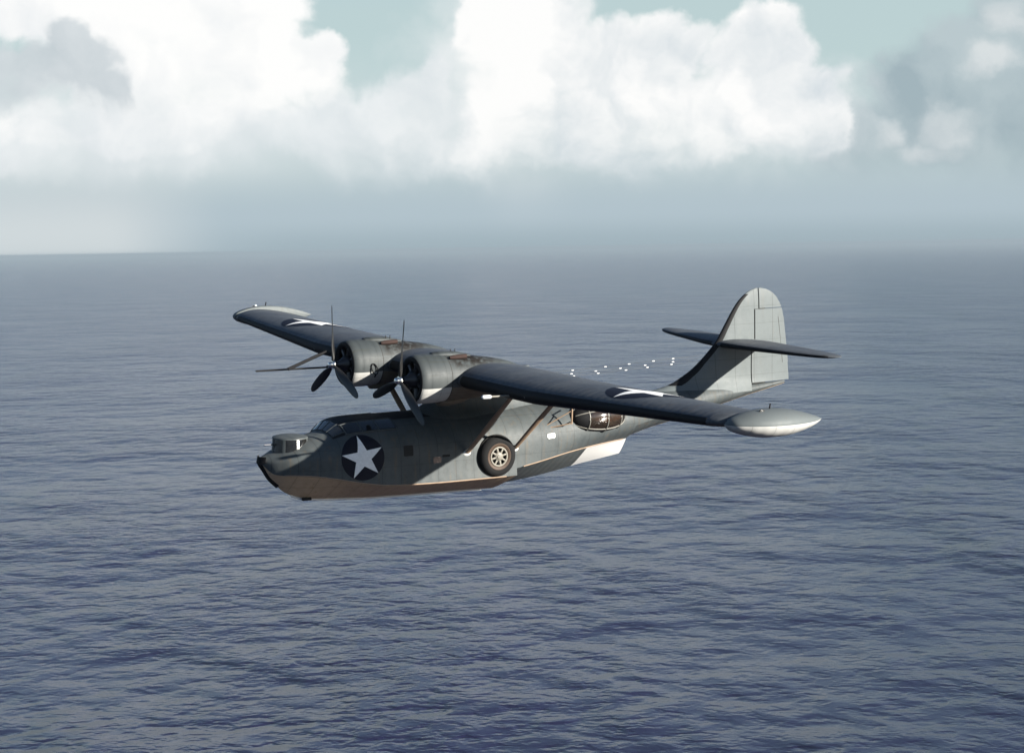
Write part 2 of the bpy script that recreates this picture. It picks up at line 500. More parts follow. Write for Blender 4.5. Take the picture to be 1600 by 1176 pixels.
def hull_half(s):
    x, zk, yc, zc, yb, zb, zt, n = s
    pts = []
    for i in range(NB):                       # keel to chine, hollow near the chine
        t = i / NB; pts.append((t * yc, zk + (zc - zk) * (t ** 1.12)))
    for i in range(NS):
        t = i / NS; pts.append((yc + (yb - yc) * math.sin(t * math.pi / 2), zc + (zb - zc) * t))
    for i in range(NU + 1):
        a = i / NU * math.pi / 2
        pts.append((yb * math.cos(a) ** (2 / n) if i < NU else 0.0, zb + (zt - zb) * math.sin(a) ** (2 / n)))
    return pts


loops = []
for s in STN:
    h = hull_half(s); x = s[0]
    loops.append([(x, -y, z) for y, z in h] + [(x, y, z) for y, z in h[-2:0:-1]])
NH = NB + NS + NU + 1; NR = len(loops[0])
xs_ = [s[0] for s in STN]


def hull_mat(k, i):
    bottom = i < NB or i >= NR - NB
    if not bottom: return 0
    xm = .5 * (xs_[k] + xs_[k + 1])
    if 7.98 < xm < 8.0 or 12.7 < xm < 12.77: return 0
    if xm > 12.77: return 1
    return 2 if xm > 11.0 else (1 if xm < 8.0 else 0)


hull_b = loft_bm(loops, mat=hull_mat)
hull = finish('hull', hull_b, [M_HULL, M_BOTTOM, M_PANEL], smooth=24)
dg = None


def bvh_of(o):
    bm = bmesh.new(); bm.from_mesh(o.data); t = BVHTree.FromBMesh(bm); bm.free(); return t


hull_t = bvh_of(hull)


def hull_y(x, z, side=-1, pad=0.0):
    """skin of the hull at (x, z): model coordinates"""
    o_ = V3((x, side * 5, z)); h = hull_t.ray_cast(o_, Vector((0, -side, 0)))
    return (h[0] + OFF).y + side * pad if h[0] else side * 1.0


def poly_on(name, poly, project, mats, parent, cuts=3, smooth=60):
    """flat polygon cut fine and laid on a skin"""
    bm = bmesh.new()
    vs = [bm.verts.new((p[0], p[1], 0)) for p in poly]
    bm.faces.new(vs); bmesh.ops.triangulate(bm, faces=bm.faces[:])
    for _ in range(cuts): bmesh.ops.subdivide_edges(bm, edges=[e for e in bm.edges if e.calc_length() > .09], cuts=1, use_grid_fill=True)
    bmesh.ops.triangulate(bm, faces=bm.faces[:])
    for v in bm.verts: v.co = V3(project(v.co.x, v.co.y))
    return finish(name, bm, mats, parent, smooth, recalc=False)


def ngon(cx, cy, r, n=48, a0=0.0): return [(cx + r * math.cos(a0 + 2 * math.pi * k / n), cy + r * math.sin(a0 + 2 * math.pi * k / n)) for k in range(n)]


def star(cx, cy, r, a0):
    o = []
    for k in range(10):
        rr = r if k % 2 == 0 else r * .382
        o.append((cx + rr * math.cos(a0 + math.pi * k / 5), cy + rr * math.sin(a0 + math.pi * k / 5)))
    return o


def rrect(x0, z0, x1, z1, r=.05, n=4):
    o = []
    for cx, cz, a in ((x1 - r, z1 - r, 0), (x0 + r, z1 - r, 90), (x0 + r, z0 + r, 180), (x1 - r, z0 + r, 270)):
        for k in range(n + 1):
            t = math.radians(a + 90 * k / n); o.append((cx + r * math.cos(t), cz + r * math.sin(t)))
    return o


onhull = lambda pad: (lambda x, z: (x, hull_y(x, z, -1, pad), z))
onhull_s = lambda pad: (lambda x, z: (x, hull_y(x, z, 1, pad), z))
for pr_, fl in ((onhull, 0), (onhull_s, 1)):
    d = poly_on('insignia_disc', ngon(2.76, 1.72, .665), pr_(.006), M_NAVY, hull, 4)
    poly_on('insignia_star', star(2.76, 1.72, .655, math.radians(98.5)), pr_(.011), M_WHITE, d, 4)

# keel strip, spray strips, bumper of the bow
kp = [(s[0], 0, s[1] - .012) for s in STN if .9 < s[0] < 7.98]
finish('keel_strip', tube_bm(kp, .034, 8), M_INSUL, hull)
for sd in (-1, 1):
    cp = [(s[0], sd * (s[2] + .006), s[3]) for s in STN if 8.0 < s[0] < 12.74]
    finish('spray_strip', tube_bm(cp, .018, 6), M_STRUT, hull)
    cp = [(s[0], sd * (s[2] + .008), s[3]) for s in STN if .5 < s[0] < 7.98]
    finish('spray_strip', tube_bm(cp, .020, 6), M_STRUT, hull)
bl = []
for s in dense(ST, 6):
    if s[0] > .62: break
    x, zk, yc, zc, yb, zb, zt, n = s
    w = min(.17, yb * .9)
    bl.append((x, zk, zt, w))
# rubber bumper wraps the stem from the nose down
bm = bmesh.new(); rows = []
for (x, zk, zt, w) in bl:
    rows.append([bm.verts.new(V3(p)) for p in ((x + .05, -w - .02, zk + .16 + .25 * w), (x - .02, -w * .55, zk + .03), (x - .045, 0, zk - .03), (x - .02, w * .55, zk + .03), (x + .05, w + .02, zk + .16 + .25 * w))])
top = [bm.verts.new(V3(p)) for p in ((.13, -.24, 1.80), (.02, -.14, 1.80), (-.02, 0, 1.80), (.02, .14, 1.80), (.13, .24, 1.80))]
tp0 = [bm.verts.new(V3(p)) for p in ((.10, -.24, 1.62), (-.02, -.14, 1.60), (-.05, 0, 1.58), (-.02, .14, 1.60), (.10, .24, 1.62))]
rows = [top, tp0] + rows
for a, b in zip(rows, rows[1:]):
    for i in range(4): bm.faces.new((a[i], a[i + 1], b[i + 1], b[i]))
finish('bow_bumper', bm, M_BLACK, hull, 50)
finish('towing_pad', box_bm((1.5, -.12, .42), (.30, .10, .10), bevel=.03), M_BLACK, hull)

# ---- bow turret: drum of panes and posts
tur = lathe = None
TC = (1.02, 0.0)
def drum(r0, r1, z0, z1, a0, a1, seg, thick):
    L = []
    for k in range(seg + 1):
        a = a0 + (a1 - a0) * k / seg; c, s_ = math.cos(a), math.sin(a)
        L.append([(TC[0] + r0 * c, TC[1] + r0 * s_, z0), (TC[0] + r1 * c, TC[1] + r1 * s_, z1),
                  (TC[0] + (r1 - thick) * c, TC[1] + (r1 - thick) * s_, z1), (TC[0] + (r0 - thick) * c, TC[1] + (r0 - thick) * s_, z0)])
    return L
zs = ((1.60, .57), (1.93, .56))
bm = loft_bm([[(TC[0] + r * math.cos(2 * math.pi * k / 40), r * math.sin(2 * math.pi * k / 40), z) for k in range(40)] for z, r in ((1.6, .58), (1.9, .565), (1.905, .53))])
tur = finish('bow_turret', bm, M_HULL, smooth=40)
bm = loft_bm([[(TC[0] + r * math.cos(2 * math.pi * k / 40), r * math.sin(2 * math.pi * k / 40), z) for k in range(40)] for z, r in ((2.275, .50), (2.28, .535), (2.315, .52), (2.345, .42), (2.36, .2), (2.362, .05))])
finish('turret_cap', bm, M_HULL, tur, 40)
posts = 8
for k in range(posts):
    a0 = 2 * math.pi * (k + .10) / posts; a1 = 2 * math.pi * (k + .90) / posts
    finish('pane', loft_bm(drum(.552, .522, 1.905, 2.276, a0, a1, 6, .012)), M_SMOKE, tur)
    p0, p1 = 2 * math.pi * (k - .10) / posts, 2 * math.pi * (k + .10) / posts
    finish('turret_post', loft_bm(drum(.562, .532, 1.900, 2.278, p0, p1, 4, .03)), M_STEEL if k in (6,) else M_HULL, tur)  # one post in bright steel, standing in for a pane highlight
finish('turret_interior', loft_bm([[(TC[0] + r * math.cos(2 * math.pi * k / 20), r * math.sin(2 * math.pi * k / 20), z) for k in range(20)] for z, r in ((1.91, .3), (2.05, .34), (2.2, .2))]), M_DARK, tur)
finish('turret_gun', tube_bm([(TC[0] - .2, 0, 2.1), (TC[0] - .85, -.02, 2.13)], .02, 8), M_GUN, tur)

# ---- cockpit glazing: each pane proud of the skin, framed
def top_z(x, y):
    h = hull_t.ray_cast(V3((x, y, 6)), Vector((0, 0, -1)))
    return (h[0] + OFF).z


def skin_at(x, y_or_ang):
    """point on the upper hull at station x, direction angle from vertical (port positive)"""
    c = Vector((x, 0, 1.75)); d = Vector((0, -math.sin(y_or_ang), math.cos(y_or_ang)))
    o_ = V3(c) + d * 4
    h = hull_t.ray_cast(o_, -d)
    return h[0] + OFF, d


def roof_pane(name, x0, x1, a0, a1, mat, parent, pad=.012, nx=3, na=5):
    bm = bmesh.new(); rows = []
    for i in range(nx + 1):
        row = []
        for j in range(na + 1):
            x = x0 + (x1 - x0) * i / nx; a = math.radians(a0 + (a1 - a0) * j / na)
            p, d = skin_at(x, a); row.append(bm.verts.new(V3(p + d * pad)))
        rows.append(row)
    for a, b in zip(rows, rows[1:]):
        for i in range(na): bm.faces.new((a[i], a[i + 1], b[i + 1], b[i]))
    return finish(name, bm, mat, parent, 60)


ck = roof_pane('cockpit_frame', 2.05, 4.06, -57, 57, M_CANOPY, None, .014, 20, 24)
roof_pane('cabin_roof_shade', 4.07, 5.75, -36, 36, M_CANOPY, None, .012, 14, 18)  # black sheet standing for shade along the cabin top
for a0, a1 in ((-50, -27), (-24, -2), (2, 24), (27, 50)):
    roof_pane('windscreen_pane', 2.07, 2.34, a0, a1, M_GLASS, ck, .024)
for sd in (1, -1):
    for x0, x1 in ((2.42, 2.86), (2.92, 3.40), (3.46, 3.98)):
        roof_pane('side_window', x0, x1, sd * 34, sd * 55, M_SMOKE, ck, .022)
for x0, x1 in ((2.5, 3.1), (3.2, 3.8)):
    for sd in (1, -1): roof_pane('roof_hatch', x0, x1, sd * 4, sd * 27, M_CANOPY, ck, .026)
for sd in (1, -1):
    for a in (32, 57):
        finish('cockpit_bar', tube_bm([skin_at(2.36 + 1.68 * k / 12, math.radians(sd * a))[0] + skin_at(2.36, math.radians(sd * a))[1] * .02 for k in range(13)], .020, 6), M_HULL, ck)
    for x in (2.39, 2.89, 3.43, 4.02):
        finish('cockpit_bar', tube_bm([skin_at(x, math.radians(sd * (32 + 25 * k / 6)))[0] + skin_at(x, math.radians(sd * (32 + 25 * k / 6)))[1] * .02 for k in range(7)], .018, 6), M_HULL, ck)
for a in (-51, -25.5, 0, 25.5, 51):
    finish('cockpit_bar', tube_bm([skin_at(2.06 + .30 * k / 6, math.radians(a))[0] + skin_at(2.2, math.radians(a))[1] * .022 for k in range(7)], .018, 6), M_HULL, ck)
# hull windows, port and starboard
for pr_ in (onhull, onhull_s):
    for (x0, z0, x1, z1, mt) in ((4.06, 1.68, 4.38, 2.0, M_DARK), (9.16, 1.82, 9.42, 1.96, M_STEEL), (5.05, 1.40, 5.32, 1.58, M_SEAT)):  # aft pane in bright steel stands for sun glare on glass
        f = poly_on('hull_window', rrect(x0 - .03, z0 - .03, x1 + .03, z1 + .03), pr_(.007), M_HULL, hull, 2)
        poly_on('pane', rrect(x0, z0, x1, z1, .04), pr_(.013), mt, f, 2)
    poly_on('step_recess', rrect(5.36, 1.56, 5.62, 1.63, .02), pr_(.007), M_DARK, hull, 1)

# ---- pylon
PY = [(2.55, 4.6, 10.0, .95), (2.70, 4.85, 9.95, .80), (2.80, 5.30, 9.9, .66), (2.95, 5.60, 9.8, .58), (3.2, 5.78, 9.65, .54), (3.6, 5.85, 9.5, .54), (3.95, 5.85, 9.3, .56)]
def foil(u): return 5 * (.2969 * math.sqrt(max(u, 0)) - .126 * u - .3516 * u * u + .2843 * u**3 - .1036 * u**4)
def h1(u): return max(0.0, foil(u)) / .5002         # 1 at its thickest
US = [0, .008, .03, .07, .13, .2, .3, .4, .5, .6, .7, .8, .9, .96, 1.0]
loops = []
for k in range(19):
    z = 2.55 + (3.95 - 2.55) * k / 18
    a = smooth_tab([(r[0], r[1]) for r in PY], z); b = smooth_tab([(r[0], r[2]) for r in PY], z); w = smooth_tab([(r[0], r[3]) for r in PY], z)
    L = [(a + (b - a) * u, -w * h1(u) ** .75 if u else 0, z) for u in US] + [(a + (b - a) * u, w * h1(u) ** .75, z) for u in US[-2:0:-1]]
    loops.append(L)
pyl = finish('pylon', loft_bm(loops), M_HULL, smooth=40)

# ---- wing
def le_x(y): y = abs(y); return 5.10 if y < 6.6 else 5.10 + (y - 6.6) * .098 + (.28 * ((y - 14.2) / .55) ** 2 if y > 14.2 else 0)
def te_x(y): y = abs(y); return 9.66 if y < 6.6 else 9.66 - (y - 6.6) * .088
def wz(y): y = abs(y); return 4.03 if y < 6.6 else 4.03 + (y - 6.6) * .030
def wt_(y): y = abs(y); return .168 if y < 6.6 else .168 - (y - 6.6) * .0038
INC = math.radians(4.0)
def camber(u): m, p = .032, .32; return m / p**2 * (2 * p * u - u * u) if u < p else m / (1 - p)**2 * (1 - 2 * p + 2 * p * u - u * u)
def wing_pt(y, u, up):
    c = te_x(y) - le_x(y); zc = camber(u) * c; zt = foil(u) * wt_(y) * c * (1 if up else -1)
    return (le_x(y) + c * u * math.cos(INC), y, wz(y) - c * u * math.sin(INC) + zc + zt)
def wing_loop(y, ua=0.0, ub=1.0, grow=0.0):
    us = sorted(set([ua, ub] + [u for u in (0, .004, .012, .03, .06, .1, .15, .2, .27, .34, .42, .5, .58, .66, .74, .82, .9, .96, 1.0) if ua < u < ub]))
    up = [wing_pt(y, u, True) for u in us]; lo = [wing_pt(y, u, False) for u in us]
    n = len(us)
    if ua == 0: L = up + lo[-1:0:-1]
    else: L = up + lo[::-1]
    return L, n
AIL = (7.2, 14.2, .78)
ys = sorted(set([-14.75 + 29.5 * k / 60 for k in range(61)] + [s * v for s in (-1, 1) for v in (6.6, 7.18, 7.2, 14.2, 14.22, 14.35, 14.45, 14.55, 14.65)]))
def wing_seg(y0, y1, ub):
    yy = [y for y in ys if y0 - 1e-6 <= y <= y1 + 1e-6]
    L = []; n = 0
    for y in yy: l, n = wing_loop(y, 0, ub); L.append(l)
    return L, n
bm = bmesh.new()
for y0, y1, ub in ((-14.75, -14.22, 1.0), (-14.22, -7.18, .775), (-7.18, 7.18, 1.0), (7.18, 14.22, .775), (14.22, 14.75, 1.0)):
    yy = [y for y in ys if y0 - 1e-6 <= y <= y1 + 1e-6]
    if yy[0] > y0 + 1e-6: yy = [y0] + yy
    if yy[-1] < y1 - 1e-6: yy = yy + [y1]
    L = []
    for y in yy: l, n = wing_loop(y, 0, ub); L.append(l)
    loft_bm(L, bm=bm, mat=lambda k, i, n=n: 0 if i < n - 1 or i > 2 * n - 4 else 1)
wing = finish('wing', bm, [M_WING, M_WLOW], smooth=40)
for sd in (-1, 1):
    L = []
    for k in range(15):
        y = sd * (7.22 + (14.18 - 7.22) * k / 14); l, n = wing_loop(y, .785, 1.0); L.append(l)
    finish('aileron', loft_bm(L), M_WING, wing, 40)
wing_t = bvh_of(wing)
def wing_top(x, y, pad):
    h = wing_t.ray_cast(V3((x, y, 8)), Vector((0, 0, -1)))
    return (x, y, (h[0] + OFF).z + pad) if h[0] else (x, y, 4.3)
def wing_low(x, y, pad=0.0):
    h = wing_t.ray_cast(V3((x, y, 1)), Vector((0, 0, 1)))
    return (x, y, (h[0] + OFF).z - pad) if h[0] else (x, y, 3.8)
for sd in (-1, 1):
    d = poly_on('insignia_disc', ngon(6.95, sd * 10.1, 1.20, 64), lambda x, y: wing_top(x, y, .005), M_NAVY, wing, 5)
    poly_on('insignia_star', star(6.95, sd * 10.1, 1.19, math.radians(180)), lambda x, y: wing_top(x, y, .010), M_WHITE, d, 5)

# ---- retracted tip floats
FLH = [(0, 0), (.04, .36), (.1, .58), (.2, .82), (.32, .97), (.42, 1.0), (.55, .95), (.7, .76), (.85, .45), (.95, .17), (1.0, .02)]
def build_float(sd):
    x0, ln = 5.98, 3.10; zc0 = 4.25
    loops = []
    N = 30
    for k in range(N + 1):
        t = (1 - math.cos(math.pi * k / N)) / 2 if k < N * .6 else None
        t = k / N; t = t ** 1.25
        hh = max(.004, smooth_tab(FLH, t)) * .365; wd = max(.004, smooth_tab(FLH, t)) ** .8 * .75
        x = x0 + ln * t; zc = zc0 - .05 * t
        L = []
        for q in range(24):
            a = 2 * math.pi * q / 24; c, s_ = math.cos(a), math.sin(a)
            yy = (abs(c) ** .85) * (1 if c > 0 else -1); zz = (abs(s_) ** .95) * (1 if s_ > 0 else -1)
            y = sd * (14.82 + (wd * yy if yy > 0 else (.10 if sd > 0 else .16) * wd * yy))
            L.append((x, y, zc + hh * zz * (1.0 if zz > 0 else 1.02)))
        loops.append(L)
    bm = loft_bm(loops, mat=lambda k, i: 0 if i < 18 else 1)
    return finish('float', bm, [M_FLOAT, M_LIGHT], smooth=50)
for sd in (-1, 1):
    fo = build_float(sd)
    finish('navigation_light', box_bm((6.95, sd * 15.1, 4.58), (.16, .05, .05), bevel=.02), M_GLASS, fo)
    finish('mooring_eye', tube_bm([(7.3, sd * 14.95, 4.56), (7.33, sd * 14.95, 4.72)], .02, 6), M_BLACK, fo)

# ---- engines
def build_engine(sd):
    cy, cz = sd * 2.15, 4.07
    root = None
    # cowling ring with a light lower third
    prof = [(3.98, .50), (3.93, .54), (3.90, .60), (3.905, .645), (3.94, .685), (4.02, .715), (4.15, .73), (4.5, .73), (4.78, .715), (4.93, .70)]
    prof = [(x, r) for x, r in prof]
    seg = 64
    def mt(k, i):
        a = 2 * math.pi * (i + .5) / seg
        if k < 4: return 2  # front lip blackened, standing for its unlit side
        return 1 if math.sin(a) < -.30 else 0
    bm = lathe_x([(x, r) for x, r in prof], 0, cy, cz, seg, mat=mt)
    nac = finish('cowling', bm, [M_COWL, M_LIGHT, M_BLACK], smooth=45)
    finish('cowl_seam', lathe_x([(4.92, .64), (4.93, .701), (4.955, .701), (4.96, .64)], 0, cy, cz, 48), M_GAP, nac)
    # engine inside: dark plate, crankcase, cylinders
    finish('engine_plate', lathe_x([(4.25, .66), (4.25, .01)], 0, cy, cz, 40), M_DARK, nac)
    finish('crankcase', lathe_x([(4.2, .28), (3.98, .27), (3.88, .2), (3.80, .12), (3.6, .09)], 0, cy, cz, 28), M_GUN, nac)
    for k in range(14):
        a = 2 * math.pi * k / 14; r0, r1 = .25, .54
        xx = 4.06 + .1 * (k % 2)
        c = (xx, cy, cz)
        finish('cylinder', tube_bm([(xx, cy + r0 * math.cos(a), cz + r0 * math.sin(a)), (xx, cy + r1 * math.cos(a), cz + r1 * math.sin(a))], .075, 8), M_GUN, nac)
    # nacelle body behind the cowl, melting into the wing
    loops = []
    segn = 40
    for k in range(17):
        t = k / 16; x = 4.96 + 3.0 * t
        r = .69 * (1 - t ** 2.2) ** .5 if t < 1 else .01; r = max(r, .02)
        zc = cz - .02 - .10 * t
        loops.append([(x, cy + r * math.cos(2 * math.pi * q / segn), zc + (r * 1.0 if math.sin(2 * math.pi * q / segn) > 0 else r * .95) * math.sin(2 * math.pi * q / segn)) for q in range(segn)])
    def mt2(k, i):
        a = 2 * math.pi * (i + .5) / segn
        return 1 if math.sin(a) < -.30 else 0
    nb = finish('nacelle', loft_bm(loops, mat=mt2), [M_NAC, M_WLOW], smooth=45)
    # cowl flaps
    for k in range(7):
        a = math.radians(200 + 20 * k) + .02; b = a + math.radians(17)
        L = []
        for q in range(5):
            aa = a + (b - a) * q / 4; c, s_ = math.cos(aa), math.sin(aa)
            L.append([(4.965, cy + .695 * c, cz + .695 * s_), (5.17, cy + .725 * c, cz + .725 * s_), (5.17, cy + .715 * c, cz + .715 * s_), (4.965, cy + .683 * c, cz + .683 * s_)])
        finish('cowl_flap', loft_bm(L), M_WLOW, nb)
    # exhaust: collector on top outboard, soot behind
    nt = bvh_of(nb)
    for s2 in (-1, 1):
        def pol(x, a, pad):
            d = Vector((0, math.cos(a) * s2, math.sin(a))); o_ = V3((x, cy, cz)) + d * 3
            h = nt.ray_cast(o_, -d)
            q = (h[0] if h[0] else V3((x, cy, cz)) + d * .5) + OFF + d * pad
            return tuple(q)
        p = [pol(5.02 + .14 * k, math.radians(60), .05 + .012 * k) for k in range(5)]
        finish('exhaust_stack', tube_bm(p, [.045, .07, .075, .075, .07], 10), M_RUST, nb)
    # carburettor intake on top, oil cooler below
    bm = loft_bm([[(x, cy + w * math.cos(2 * math.pi * q / 16), cz + zo + h * math.sin(2 * math.pi * q / 16)) for q in range(16)] for x, w, h, zo in
                  ((4.55, .06, .03, .69), (4.6, .15, .07, .70), (4.95, .19, .10, .69), (5.4, .17, .10, .66), (5.9, .08, .05, .60))])
    finish('intake_scoop', bm, M_COWL, nac, 50)
    bm = loft_bm([[(x, cy + w * math.cos(2 * math.pi * q / 16), cz + zo + h * math.sin(2 * math.pi * q / 16)) for q in range(16)] for x, w, h, zo in
                  ((4.80, .16, .10, -.70), (4.84, .21, .13, -.71), (5.15, .24, .15, -.71), (5.6, .20, .13, -.66), (6.1, .08, .06, -.56))])
    finish('oil_cooler', bm, [M_WLOW], nb, 50)
    for dxx in (5.32, 5.47): finish('vent_pipe', tube_bm([(dxx, cy - .12 * sd, cz + .60), (dxx, cy - .12 * sd, cz + .82)], .014, 6), M_SOOT, nb)
    # propeller at rest
    pe = bpy.data.objects.new('propeller', None); COL.objects.link(pe); pe.parent = plane
    hc = Vector((3.56, cy, cz)); pe.location = hc - OFF
    def fin_local(name, bm, mat, sm=40):
        for v in bm.verts: v.co = v.co - (hc - OFF)
        return finish(name, bm, mat, pe, sm)
    fin_local('hub', lathe_x([(3.38, .002), (3.385, .05), (3.40, .075), (3.44, .09), (3.50, .095), (3.505, .12), (3.56, .135), (3.62, .125), (3.66, .10), (3.66, .002)], 0, cy, cz, 24), M_STEEL)
    def blade():
        L = []
        for r, ch, tk, tw in ((.10, .11, .11, 90), (.22, .12, .11, 75), (.35, .17, .085, 55), (.6, .24, .060, 42), (.9, .27, .042, 33), (1.25, .265, .030, 26), (1.55, .235, .020, 21), (1.72, .18, .014, 19), (1.80, .11, .010, 18), (1.83, .03, .006, 18)):
            t = math.radians(tw); lp = []
            for q in range(14):
                a = 2 * math.pi * q / 14; cx_, tz = ch / 2 * math.cos(a), tk / 2 * math.sin(a)
                lp.append((hc.x + cx_ * math.sin(t) + tz * math.cos(t), hc.y + cx_ * math.cos(t) - tz * math.sin(t), hc.z + r))
            L.append(lp)
        return loft_bm(L)
    b0 = fin_local('blade', blade(), M_BLADE)
    tip = None
    for k in range(3):
        b = b0 if k == 0 else b0.copy()
        if k: COL.objects.link(b); b.parent = pe
        b.rotation_euler = (math.radians(120 * k + (8 if sd < 0 else -3)), 0, 0)
    return nac
for sd in (-1, 1): build_engine(sd)
# dark ring on the starboard cowling comes after the aerial wires
# ---- wing struts
for sd in (-1, 1):
    for x0, x1 in ((6.22, 6.20), (7.92, 7.90)):
        y0 = hull_y(x0, 1.58, sd, -.05)
        p0, p1 = Vector((x0, y0, 1.58)), Vector((x1, sd * 4.27, wing_low(x1, sd * 4.27)[2] + .06))
        L = []
        for k in range(9):
            t = k / 8; c = p0.lerp(p1, t); w = .115 * (1 - .25 * abs(2 * t - 1)); th = .038
            d = (p1 - p0).normalized(); n_ = d.cross(Vector((1, 0, 0))).normalized()
            L.append([c + Vector((1, 0, 0)) * (w * math.cos(2 * math.pi * q / 12)) + n_ * (th * math.sin(2 * math.pi * q / 12)) for q in range(12)])
        so = finish('strut', loft_bm(L), M_STRUT)
        fb_ = []
        for r, dd in ((.16, -.03), (.14, .03), (.09, .09), (.05, .13)):
            c = p0 + (p1 - p0).normalized() * dd
            fb_.append([c + Vector((r * 1.15 * math.cos(2 * math.pi * q / 12), 0, r * .8 * math.sin(2 * math.pi * q / 12))) for q in range(12)])
        finish('strut_fairing', loft_bm(fb_), M_INSUL, so, 50)

# ---- main wheels, drawn up against the hull
WX, WZ = 7.24, 1.45
def lathe_y(prof, sd, seg=48, caps=(False, False), mat=None):
    loops = []
    for y, r in prof:
        loops.append([(WX + r * math.cos(2 * math.pi * k / seg), sd * y, WZ + r * math.sin(2 * math.pi * k / seg)) for k in range(seg)])
    return loft_bm(loops, caps, mat=mat)
for sd in (-1, 1):
    we = bpy.data.objects.new('main_wheel', None); COL.objects.link(we); we.parent = plane
    yo = 1.70
    finish('tyre', lathe_y([(yo - .40, .42), (yo - .38, .55), (yo - .30, .62), (yo - .19, .64), (yo - .10, .622), (yo - .03, .56), (yo + .0, .47), (yo - .015, .41)], sd), M_TYRE, we, 60)
    finish('wheel_disc', lathe_y([(yo - .015, .415), (yo - .005, .40), (yo - .02, .33), (yo - .05, .30)], sd), M_WHEELRING, we, 40)
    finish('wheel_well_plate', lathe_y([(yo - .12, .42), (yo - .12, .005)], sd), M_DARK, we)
    rim = finish('rim', lathe_y([(yo - .06, .31), (yo - .015, .305), (yo - .01, .285), (yo - .015, .262), (yo - .06, .255)], sd), M_RIM, we, 40)
    finish('wheel_hub', lathe_y([(yo - .10, .15), (yo - .03, .14), (yo - .01, .12), (yo + .0, .075), (yo + .015, .07), (yo + .02, .04), (yo + .02, .002)], sd, 28), M_RIM, we, 40)
    for k in range(8):
        a = 2 * math.pi * (k + .3) / 8; c, s_ = math.cos(a), math.sin(a)
        R_ = Matrix(((c, 0, -s_), (0, 1, 0), (s_, 0, c)))
        finish('spoke', box_bm((WX + .2 * c, sd * (yo - .045), WZ + .2 * s_), (.15, .05, .055), rot=R_, bevel=.008), M_RIM, rim, 40)
    # wheel well lip on the hull side and door below
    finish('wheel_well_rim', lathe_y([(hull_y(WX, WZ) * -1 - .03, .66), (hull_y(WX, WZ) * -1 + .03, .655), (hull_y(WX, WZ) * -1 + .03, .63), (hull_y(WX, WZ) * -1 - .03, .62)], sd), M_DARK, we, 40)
    finish('wheel_shadow_wedge', tube_bm([(7.75, sd * 1.5, 1.62), (7.95, sd * 1.52, 1.70)], [.14, .03], 10), M_TYRE, we)  # black wedge stands for the shadow between tyre and strut

# ---- blisters
def build_blister(sd):
    cx, czb = 11.22, 2.31
    def pt(a, b, grow=0.0):
        # a: along (0..pi), b: from lower to upper rim (-pi/2..pi/2)
        lx = (1.06 + grow); x = cx - lx * math.cos(a) + .08 * math.sin(a) ** 2
        s_ = max(0.0, math.sin(a)) ** .85
        z = czb + (.50 + grow) * s_ * math.sin(b)
        yb_ = hull_y(x, czb + .0, sd)
        y = yb_ - sd * .12 + sd * (.56 + grow) * s_ * math.cos(b)
        return (x, y, z)
    NA, NBB = 20, 14
    L = [[pt(math.pi * i / NA, -math.pi / 2 + math.pi * j / NBB) for j in range(NBB + 1)] for i in range(1, NA)]
    b = finish('observation_blister', loft_bm(L, caps=(False, False), closed=False), M_BLISTER, smooth=60)
    # ribs
    for i in (6, 10, 14):
        p = [pt(math.pi * i / NA, -math.pi / 2 + math.pi * j / 20, .008) for j in range(21)]
        finish('rib', tube_bm(p, .020, 6), M_FRAME, b)
    for bb in (-.75, .55):
        p = [pt(math.pi * i / 24, bb, .008) for i in range(3, 22)]
        finish('rib', tube_bm(p, .016, 6), M_FRAME, b)
    p = [pt(math.pi * i / 40, -math.pi / 2) for i in range(1, 40)]
    p2 = [pt(math.pi * i / 40, math.pi / 2) for i in range(1, 40)]
    finish('blister_sill', tube_bm(p, .022, 6), M_FRAME, b); finish('blister_sill', tube_bm(p2, .022, 6), M_FRAME, b)
    # front third: covered in opaque black; dark well behind the glass
    L = [[pt(math.pi * i / NA, -math.pi / 2 + math.pi * j / NBB, .012) for j in range(NBB + 1)] for i in range(1, 7)]
    finish('blister_front', loft_bm(L, caps=(False, False), closed=False), M_BLACK, b, 60)
    ell = [(cx + .98 * math.cos(2 * math.pi * k / 40), czb + .44 * math.sin(2 * math.pi * k / 40)) for k in range(40)]
    poly_on('blister_well', ell, lambda x, z: (x, hull_y(x, z, sd, .006), z), M_SEATWELL, b, 3)
M_SEATWELL = simple('blister_inside', (.075, .032, .012), .8, vary=.7, scale=5)
for sd in (-1, 1): build_blister(sd)

